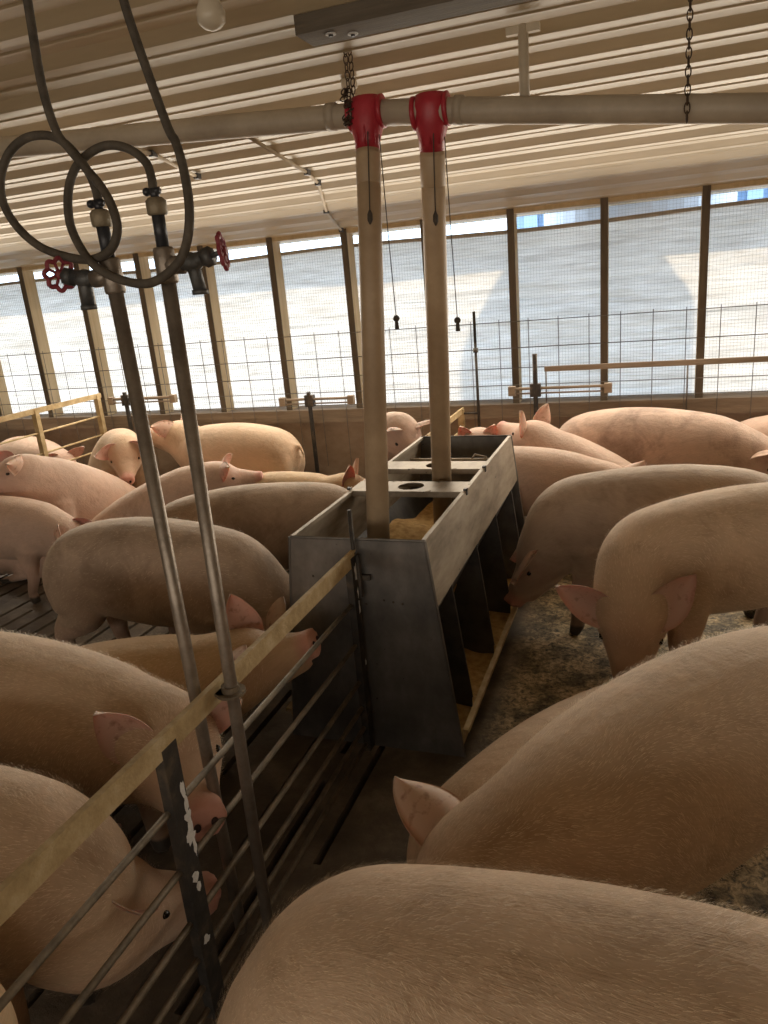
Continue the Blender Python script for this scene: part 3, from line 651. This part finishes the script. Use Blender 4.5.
def make_pig(label, sh, yaw, scale=1.0, bend=0, neck=(0,-12), head=(0,-28), pose='stand', ears=(30, 55), coat='tan', z0=None,
             voxel=.013, torso_pitch=0, group=None, fat=1.0, hair=0, legs=None, earlen=.20, tail=True, ear_r=None, jaw=0, hump=0, seed=0):
    """sh = ground point under the shoulders; yaw = way it faces; bend = sideways curve of the trunk; neck, head = (yaw, pitch) in degrees."""
    rnd = random.Random(seed+int(abs(sh[0]*1000)+abs(sh[1]*77)))
    SH = .84
    if z0 is None: z0 = {'stand':.535,'sit':.56,'lie':.235}[pose]
    def ang(s):
        y_ = R_(bend)*(s-SH)/.84 if s < SH else 0
        y_ += R_(neck[0])*sstep(.86,1.06,s) + R_(head[0]-neck[0])*sstep(1.02,1.16,s)
        tp = R_(torso_pitch); 
        p_ = tp*(1-sstep(.84,1.02,s)) + R_(neck[1])*sstep(.84,1.02,s)*(1-sstep(1.05,1.15,s)) + R_(head[1])*sstep(1.05,1.15,s)
        return y_, p_
    ds = .005; fr = {}
    def frame(s):
        y_, p_ = ang(s); t = vec_yp(y_, p_); side = Vector((-math.sin(y_), math.cos(y_), 0)); up = t.cross(side); return t, side, -up if up.z < 0 and abs(p_) < 1.5 else up
    pos = {}
    k0 = int(round(SH/ds)); P = Vector((0,0,z0)); pos[k0] = P.copy()
    q = P.copy()
    for k in range(k0, int(1.43/ds)+2): q = q+frame(k*ds)[0]*ds; pos[k+1] = q.copy()
    q = P.copy()
    for k in range(k0, -5, -1): q = q-frame(k*ds)[0]*ds; pos[k-1] = q.copy()
    def at(s): return pos[int(round(s/ds))]
    bm = MB()
    # trunk, neck and head as one loft
    n = 28; S = [ST[0][0]]
    s = 0
    while s < 1.425: S.append(s); s += .02
    S.append(1.425); rings = []
    for s in S:
        w, hu, hd = interp_st(s); t, side, up = frame(s); c = at(s)
        torso = 1-sstep(.95,1.05,s); w *= 1+(fat-1)*torso; hd *= 1+(fat-1)*torso*1.2
        # arched back
        arch = .022*math.sin(math.pi*max(0,min(1,s/.95)))*torso + hump*math.exp(-((s-.3)/.2)**2)
        # dished face
        dish = -.012*math.exp(-((s-1.25)/.045)**2)
        row = []
        for k in range(n):
            a = 2*math.pi*k/n; ca, sa = math.cos(a), math.sin(a); e = .88
            x_ = math.copysign(abs(ca)**e, ca)*w; z_ = math.copysign(abs(sa)**(.92 if sa>0 else .85), sa)*(hu if sa > 0 else hd)
            if s > 1.36 and sa < 0: x_ *= .9
            if sa > 0: z_ += arch+dish
            row.append(bm.verts.new(c+side*x_+up*z_))
        rings.append(row)
    for a, b in zip(rings, rings[1:]):
        for k in range(n): bm.faces.new((a[k], a[(k+1)%n], b[(k+1)%n], b[k]))
    bm.faces.new(rings[0][::-1]); bm.faces.new(rings[-1])
    bmesh.ops.recalc_face_normals(bm, faces=bm.faces)
    def loc(s, x, z): t, side, up = frame(s); return at(s)+side*x+up*z
    def blob(s, x, z, r, sub=3):
        t, side, up = frame(s); rm = Matrix((t, side, up)).transposed()
        ball(bm, loc(s,x,z), r, sub, rm.to_quaternion())
    for sd in (1,-1):
        blob(.16, sd*.085, -.05, (.165,.105,.195))      # ham
        blob(.84, sd*.085*fat, -.045, (.125,.095,.185))     # shoulder
        blob(1.10, sd*.060, -.055, (.10,.068,.085))     # jowl
        blob(1.19, sd*.070, .046, (.045,.036,.030), 2) # brow
        blob(1.16, sd*.055, .070, (.04,.035,.035), 2)   # ear root
    # lower jaw
    tube(bm, [loc(1.10,0,-.09), loc(1.20,0,-.088), loc(1.29,0,-.075-.01*jaw), loc(1.355,0,-.062-.02*jaw), loc(1.375,0,-.058-.022*jaw)], [(.07,.05),(.058,.036),(.042,.024),(.033,.018),(.02,.012)], 14)
    hooves = []
    def leg(pts, rad):
        P = catmull(pts, 6); rr = []
        for i in range(len(P)):
            f = i/(len(P)-1)*(len(rad)-1); j = min(int(f), len(rad)-2); a, b = rad[j], rad[j+1]
            rr.append((a[0]+(b[0]-a[0])*(f-j), a[1]+(b[1]-a[1])*(f-j)))
        tube(bm, P, rr, 16, up=(1,0,0))
    def hoof(c, fwd):
        f = Vector(fwd).normalized(); sd = Vector((-f.y, f.x, 0))
        for q in (1,-1):
            a = Vector(c)+sd*.017*q
            g = []
            for zz, fw, r in ((.048,0,.019),(.02,.012,.023),(0,.020,.024)):
                pass
            tube(bm, [a+Vector((0,0,.055)), a+Vector((0,0,.03))+f*.008, a+Vector((0,0,.0))+f*.016], [(.017,.021),(.018,.027),(.017,.031)], 10, up=f)
        hooves.append(Vector(c))
    inv = 1/scale
    default = pose
    if pose == 'stand':
        for i, sd in enumerate((1,-1)):
            st = (legs or {}).get('f%d'%i, (rnd.uniform(-.05,.05), 0)); dx, dy = st
            sho = loc(.86, sd*.105, -.10); b = Vector((sho.x, sho.y, 0)) 
            b += Vector((dx, dy, 0)); f = Vector((1,0,0))
            kn = Vector((b.x*.45+sho.x*.55+.005, b.y*.6+sho.y*.4, .205))
            leg([sho, Vector((sho.x-.02+dx*.1, sho.y, .345)), kn, Vector((b.x-.006,b.y,.085)), Vector((b.x+.004,b.y,.03))],
                [(.085,.105),(.068,.078),(.042,.046),(.031,.034),(.033,.038)])
            hoof((b.x,b.y,0), f)
        for i, sd in enumerate((1,-1)):
            st = (legs or {}).get('h%d'%i, (rnd.uniform(-.06,.05), 0)); dx, dy = st
            t, side, up = frame(.13); f = t.copy(); f.z = 0; f.normalize()
            hip = loc(.15, sd*.095, -.09); b = Vector((hip.x, hip.y, 0))-f*.06+f*dx+Vector((0,dy,0))
            leg([hip, Vector((hip.x,hip.y,.365))+f*.035, Vector((b.x,b.y,.245))-f*.022, Vector((b.x,b.y,.12))+f*.0, Vector((b.x,b.y,.03))+f*.012],
                [(.10,.145),(.078,.105),(.040,.056),(.030,.036),(.034,.038)])
            hoof((b.x,b.y,0), f)
    elif pose == 'sit':
        for i, sd in enumerate((1,-1)):
            sho = loc(.86, sd*.10, -.10); b = Vector((sho.x+.10, sho.y+sd*.0, 0))
            leg([sho, Vector((sho.x+.02, sho.y, sho.z*.62)), Vector((b.x-.02, b.y, .205)), Vector((b.x-.004,b.y,.085)), Vector((b.x+.004,b.y,.03))],
                [(.085,.10),(.065,.075),(.042,.046),(.031,.034),(.033,.038)])
            hoof((b.x,b.y,0), (1,0,0))
        for i, sd in enumerate((1,-1)):
            hip = loc(.13, sd*.11, -.03); 
            leg([hip, Vector((hip.x+.16, hip.y+sd*.05, .17)), Vector((hip.x+.10, hip.y+sd*.06, .05)), Vector((hip.x+.22, hip.y+sd*.07, .040)), Vector((hip.x+.29, hip.y+sd*.07, .035))],
                [(.11,.14),(.085,.10),(.045,.05),(.034,.036),(.034,.034)])
            hoof((hip.x+.30, hip.y+sd*.07, 0), (1,0,0))
    else:
        for i, sd in enumerate((1,-1)):
            sho = loc(.82, sd*.11, -.08)
            leg([sho, Vector((sho.x-.05, sho.y+sd*.03, .11)), Vector((sho.x+.06, sho.y+sd*.045, .06)), Vector((sho.x+.15, sho.y+sd*.045, .04)), Vector((sho.x+.20, sho.y+sd*.045, .036))],
                [(.09,.10),(.07,.075),(.042,.045),(.032,.034),(.033,.034)])
            hoof((sho.x+.21, sho.y+sd*.045, 0), (1,0,0))
            hip = loc(.16, sd*.11, -.05)
            leg([hip, Vector((hip.x+.12, hip.y+sd*.06, .15)), Vector((hip.x+.05, hip.y+sd*.08, .055)), Vector((hip.x+.16, hip.y+sd*.09, .040)), Vector((hip.x+.22, hip.y+sd*.09, .036))],
                [(.11,.13),(.085,.10),(.045,.05),(.034,.036),(.034,.034)])
            hoof((hip.x+.23, hip.y+sd*.09, 0), (1,0,0))
    if tail:
        b = loc(.0, 0, .07); t, side, up = frame(0)
        tube(bm, catmull([b+t*.03, b-t*.03-up*.005, b-t*.055-up*.04+side*.01, b-t*.05-up*.085-side*.012, b-t*.06-up*.11+side*.006], 5), [.017]*6+[.012]*8+[.008]*7, 8)
    # fuse into one continuous skin
    me = bpy.data.meshes.new('tmp'); bm.to_mesh(me); bm.free()
    tmp = bpy.data.objects.new('tmp', me); COL.objects.link(tmp)
    md = tmp.modifiers.new('r','REMESH'); md.mode = 'VOXEL'; md.voxel_size = voxel; md.use_smooth_shade = True
    md2 = tmp.modifiers.new('s','SMOOTH'); md2.factor = .5; md2.iterations = max(3, int(7*(.013/voxel)))
    dg = bpy.context.evaluated_depsgraph_get(); dg.update()
    me2 = bpy.data.meshes.new_from_object(tmp.evaluated_get(dg)); bpy.data.objects.remove(tmp)
    bpy.data.meshes.remove(me)
    # ears, eyes and nostrils are grown onto the same mesh
    bm = MB(); bm.from_mesh(me2); nb = len(bm.verts); bpy.data.meshes.remove(me2)
    for f in bm.faces: f.material_index = 0
    zl = bm.verts.layers.float_color.new('zone')
    def ear(sd, lift, out, L=None, droop=.25, fup=.35, fs=.7):
        L = L or earlen
        t, side, up = frame(1.15); o = loc(1.135, sd*.078, .070)
        lo_, ou_ = R_(lift), R_(out)
        # lift: angle above the forehead line; out: how far it leans sideways
        d = (t*math.cos(lo_)+up*math.sin(lo_))*math.cos(ou_)+side*sd*math.sin(ou_); d.normalize()
        face = (t*1.0 + side*sd*fs + up*fup); face = (face-d*face.dot(d)).normalized()     # open side
        wv = d.cross(face).normalized()
        nu, nv = 14, 10; fr_, bk = [], []
        for i in range(nu+1):
            u = i/nu; half = .074*math.sin(math.pi*min(1, .20+.80*u))**.75*(1-.25*u)+.002
            if u > .92: half *= (1-(u-.92)/.08*.75)
            a_, b_ = [], []
            for j in range(nv+1):
                v_ = -1+2*j/nv
                cup = .030*(v_*v_)*(1-.35*u)-.010; bendf = droop*.10*u*u
                pt = o + d*(L*u-.03) + wv*(half*v_) + face*(cup+bendf) 
                pt += side*sd*0.006*math.sin(u*5)
                th = .0045*(1-.5*u)*(1-abs(v_)**3*.7)+.0008
                a_.append(bm.verts.new(pt+face*th)); b_.append(bm.verts.new(pt-face*th))
                a_[-1][zl] = (.85,0,0,1); b_[-1][zl] = (.25,0,0,1)
            fr_.append(a_); bk.append(b_)
        for i in range(nu):
            for j in range(nv):
                for G, fl in ((fr_,0),(bk,1)):
                    q = [G[i][j],G[i+1][j],G[i+1][j+1],G[i][j+1]]
                    f = bm.faces.new(q if fl else q[::-1]); f.material_index = 1
        ed = [(fr_[i][0],bk[i][0]) for i in range(nu+1)]+[(fr_[nu][j],bk[nu][j]) for j in range(1,nv+1)]+[(fr_[i][nv],bk[i][nv]) for i in range(nu-1,-1,-1)]
        for a_, b_ in zip(ed, ed[1:]):
            f = bm.faces.new((a_[0],a_[1],b_[1],b_[0])); f.material_index = 1
        return d
    for sd, er in ((1, ears), (-1, ear_r or ears)):
        ear(sd, *er[:2], droop=er[2] if len(er) > 2 else .25, fup=er[3] if len(er) > 3 else .35, fs=er[4] if len(er) > 4 else .7)
    t, side, up = frame(1.205); q = Matrix((t, side, up)).transposed().to_quaternion()
    for sd in (1,-1): ball(bm, loc(1.222, sd*.0985, .030), (.014,.009,.010), 2, q, 2)
    t, side, up = frame(1.425); q = Matrix((t, side, up)).transposed().to_quaternion()
    for sd in (1,-1): ball(bm, loc(1.425, sd*.021, .004)+t*.003, (.005,.009,.013), 2, q, 3)
    # skin zones and coat direction per vertex
    bm.verts.ensure_lookup_table()
    co = np.array([v.co[:] for v in bm.verts]); ss = np.arange(0, 1.43, .02)
    cen = np.array([at(s)[:] for s in ss]); 
    dist = ((co[:,None,:]-cen[None])**2).sum(2); idx = dist.argmin(1)
    frs = [frame(s) for s in ss]; sides = np.array([f[1][:] for f in frs]); ups = np.array([f[2][:] for f in frs]); ts = np.array([f[0][:] for f in frs])
    rel = co-cen[idx]; a_ = np.einsum('ij,ij->i', rel, sides[idx]); b_ = np.einsum('ij,ij->i', rel, ups[idx]); l_ = np.einsum('ij,ij->i', rel, ts[idx])
    th = np.arctan2(a_, b_); flow_x = ss[idx]+l_; flow_y = th*.19
    flow_y = np.abs(th)*.19 + .42*flow_x*np.minimum(1, np.abs(th)*1.2)           # streaks sweep back and down
    wob_ = np.array([mnoise.noise(Vector(q*3.5)) for q in co]); flow_y = flow_y + .035*wob_
    hv = np.array([h[:] for h in hooves]) if hooves else None
    fl = bm.verts.layers.float_vector.new('flow')
    for i, v in enumerate(bm.verts):
        v[fl] = (flow_x[i], flow_y[i], 0)
        if i >= nb: continue
        s = ss[idx[i]]+l_[i]; r = 0.0
        r = max(r, sstep(1.33,1.41,s)*.75, sstep(1.10,1.2,s)*.12)
        z = v.co.z; g = b2 = 0
        if hv is not None:
            dd = math.sqrt(((co[i]-hv)**2).sum(1).min())
            if z < .055 and dd < .09: g = sstep(.058,.045,z) if z > .045 else 1
            if dd < .32: b2 = .75*(1-sstep(.06,.30,dd))
        if pose == 'stand' and z < .30: r = max(r, .1)
        v[zl] = (r, g, b2, 1)
    # drop to the floor
    nm = 'pig'
    me = bpy.data.meshes.new(nm); bm.normal_update(); bm.to_mesh(me); bm.free()
    for mm in (PM[coat], MAT['ear'], MAT['eye'], MAT['nostril']): me.materials.append(mm)
    me.polygons.foreach_set('use_smooth', [True]*len(me.polygons))
    o = bpy.data.objects.new(nm, me); COL.objects.link(o)
    o.location = (sh[0], sh[1], 0); o.rotation_euler = (0,0,R_(yaw)); o.scale = (scale,)*3
    tag(o, label, 'pig', group)
    if hair:
        import numpy as _n
        rg = _n.random.default_rng(seed+3)
        vs = _n.empty(len(me.vertices)*3); me.vertices.foreach_get('co', vs); vs = vs.reshape(-1,3)
        no = _n.empty(len(me.vertices)*3); me.vertices.foreach_get('normal', no); no = no.reshape(-1,3)
        cand = _n.where((_n.arange(len(vs)) < nb) & (vs[:,2]*scale > .22) & (flow_x < 1.25))[0]
        pk = rg.choice(cand, hair); P0 = vs[pk]+rg.normal(0,.005,(hair,3)); Nn = no[pk]
        T = -ts[idx[pk]]*1.0 - Nn*0; down = _n.array([0,0,-1.0])[None]*(.15+.75*_n.minimum(1,_n.abs(th[pk])))[:,None]
        T = T+down; T -= Nn*(T*Nn).sum(1)[:,None]; T /= _n.linalg.norm(T,axis=1)[:,None]+1e-9
        wob = _n.array([mnoise.noise(Vector(q*6)) for q in P0])[:,None]
        B = _n.cross(Nn, T); T = T+B*(wob*1.2+rg.normal(0,.13,(hair,1))); T /= _n.linalg.norm(T,axis=1)[:,None]
        L = rg.uniform(.007,.017,(hair,1)); wdt = .00032
        a0 = P0-Nn*.001; a1 = P0+T*L*.5+Nn*L*.12; a2 = P0+T*L+Nn*L*.12
        V = _n.stack([a0-B*wdt, a0+B*wdt, a1-B*wdt*.8, a1+B*wdt*.8, a2],1).reshape(-1,3)
        base = _n.arange(hair)*5
        q4 = _n.stack([base,base+1,base+3,base+2],1).reshape(-1); t3 = _n.stack([base+2,base+3,base+4],1).reshape(-1)
        hm = bpy.data.meshes.new('hair'); hm.vertices.add(len(V)); hm.vertices.foreach_set('co', V.ravel())
        hm.loops.add(hair*7); li = _n.concatenate([q4,t3]); hm.loops.foreach_set('vertex_index', li)
        hm.polygons.add(hair*2); hm.polygons.foreach_set('loop_start', _n.concatenate([_n.arange(hair)*4, hair*4+_n.arange(hair)*3]))
        hm.polygons.foreach_set('loop_total', _n.concatenate([_n.full(hair,4), _n.full(hair,3)])); hm.update(); hm.validate()
        hm.materials.append(MAT['hair'])
        ho = bpy.data.objects.new('hair', hm); COL.objects.link(ho); ho.parent = o; ho['kind'] = 'stuff'
    return o
HAIR = 1
# right pen
make_pig('large pale pig whose broad haired back fills the bottom of the picture', (-.34,.86), 177, 1.06, bend=-6, neck=(22,-44), head=(55,-85), ears=(20,20), coat='tan', voxel=.010, hair=60000*HAIR)
make_pig('big pig with lowered head and folded ears, lit stripe of hair down its back', (-.09,1.43), 232, 1.08, z0=.50, bend=6, neck=(-22,-17), head=(-34,-36), ears=(35,30,.3,-1), ear_r=(70,35,.2,-.6), coat='tan', voxel=.010, hair=50000*HAIR)
make_pig('low pig lying against the far flank of the big pig with folded ears', (-.10,2.16), 59, .95, pose='lie', z0=.225, neck=(10,-5), head=(20,-22), ears=(178,8,0,1), coat='tan', fat=.95, hair=8000*HAIR)
make_pig('pig facing the camera with its head down, both large ears spread wide', (.08,2.93), 212, 1.08, bend=18, neck=(46,-42), head=(56,-66), ears=(172,40,.1,2.2,.3), ear_r=(172,66,.1,2.2,.3), earlen=.23, coat='tan', voxel=.011, hair=22000*HAIR)
make_pig('dark sided pig standing with its head in the feeder trough, front hooves on the crumbs', (-.26,3.47), 186, 1.05, bend=-5, neck=(5,-56), head=(5,-58), ears=(10,25,.2,-1), coat='grey')
make_pig('pig behind the feeder corner, one curled ear pointing towards the curtain', (-.45,4.22), -12, .90, z0=.58, bend=-20, neck=(0,2), head=(0,-25), ears=(60,20), coat='pink')
make_pig('pig with two pricked upright ears above the far end of the feeder', (-.50,4.57), 160, .92, pose='sit', torso_pitch=28, z0=.60, neck=(-8,35), head=(-10,10), ears=(95,22), coat='pink')
make_pig('big pig standing side-on near the curtain wall with a soiled flank', (.30,4.82), -14, 1.08, bend=-4, neck=(-5,-12), head=(-8,-32), ears=(60,30), coat='flank')
make_pig('pig mostly hidden behind the big pig with the soiled flank', (1.24,5.12), 2, .96, coat='pink')
make_pig('pig far behind the feeder with only its two pink ears showing', (-1.05,4.68), -80, .78, pose='sit', torso_pitch=30, z0=.77, neck=(0,25), head=(0,0), ears=(85,30), earlen=.15, coat='pink')
# left pen
make_pig('pale pig seen end-on behind the nearer drop pipe, snout down at the feeder', (-1.57,4.48), -74, .93, pose='sit', torso_pitch=34, z0=.77, bend=0, neck=(20,20), head=(35,-35), ears=(60,35), coat='pink')
make_pig('large dusky pig standing side-on with its rump towards the water pipes', (-1.76,2.55), -4, 1.05, bend=-4, neck=(0,-38), head=(0,-45), coat='grey', voxel=.012, hair=9000*HAIR, legs={'h0':(.1,0),'h1':(-.03,0)})
make_pig('dark arched back of a pig eating at the feeder behind the large dusky pig', (-1.66,3.36), 29, 1.02, bend=6, neck=(-10,-40), head=(-20,-45), coat='grey')
make_pig('golden lit pig by the feeder with a dark tipped ear', (-2.02,4.20), 6, .78, neck=(0,25), head=(0,0), ears=(80,10), coat='gold')
make_pig('pink pig facing away with one ear spread, in front of the pig at the wall', (-2.83,3.88), 28, .92, pose='sit', torso_pitch=26, z0=.55, bend=0, neck=(0,18), head=(0,-5), ears=(60,60), coat='pink')
make_pig('pale pig standing along the knee wall with raised head and pink ears', (-3.32,4.95), 166, 1.04, bend=-10, neck=(5,38), head=(15,5), ears=(35,60), coat='tan')
make_pig('pig sitting by the end of the rod fence with its face turned down', (-4.00,4.76), -35, 1.0, pose='sit', torso_pitch=34, neck=(-10,5), head=(-20,-35), ears=(30,60), coat='tan', z0=.58)
make_pig('pink pig sitting upright with raised snout and small dark ears', (-3.82,3.86), 262, 1.0, pose='sit', torso_pitch=34, bend=5, neck=(-5,35), head=(-22,5), ears=(20,75,.8), coat='pink', z0=.57)
make_pig('small pink pig standing on the slats at the picture edge', (-3.54,3.33), -2, .86, neck=(-5,-10), head=(-10,-28), ears=(20,40), coat='pink', legs={'f0':(.04,0),'f1':(-.06,0)})
make_pig('pink pig lying down beside the hooves of the sitting pink pig', (-3.32,4.14), 188, .88, pose='lie', bend=-10, neck=(0,-5), head=(5,-12), coat='pink')
make_pig('pale pig lying down behind the row of lying pigs', (-3.22,4.58), 176, .84, pose='lie', coat='gold')
make_pig('pinkish pig lying behind the legs of the small standing pig', (-3.98,3.62), 190, .66, pose='lie', coat='pink')
make_pig('pig raising its snout to the gate rods, pink ear upright', (-1.57,1.94), 14, .95, z0=.41, torso_pitch=10, bend=4, neck=(-2,24), head=(-6,18), ears=(88,8,.1,.2,-1.0), ear_r=(20,55,.3,-.5), earlen=.21, coat='gold', voxel=.011, hair=14000*HAIR, jaw=.3)
make_pig('big pig looking through the gate rods at the camera, snout against the painted upright', (-1.545,1.50), -4, 1.05, z0=.485, bend=6, neck=(2,1), head=(-37,-8), ears=(70,60,.3), ear_r=(120,35), earlen=.17, coat='tan', voxel=.010, hair=34000*HAIR)
make_pig('wide backed pig low behind the gate with its head under another pig', (-1.38,.97), 8, 1.04, z0=.50, bend=-4, neck=(34,-62), head=(58,-30), ears=(30,60), ear_r=(165,5,.1,1,.2), earlen=.17, coat='tan', voxel=.010, hair=30000*HAIR)
make_pig('corner pig with only a yellowish strip of back showing behind the gate', (-1.86,.54), 182, .98, neck=(0,-20), head=(0,-40), coat='gold', tail=False)
make_pig('pig in the neighbouring pen with one pink ear showing through the rods', (-4.95,4.95), -20, .9, neck=(0,0), head=(0,-10), ears=(60,50), coat='pink')
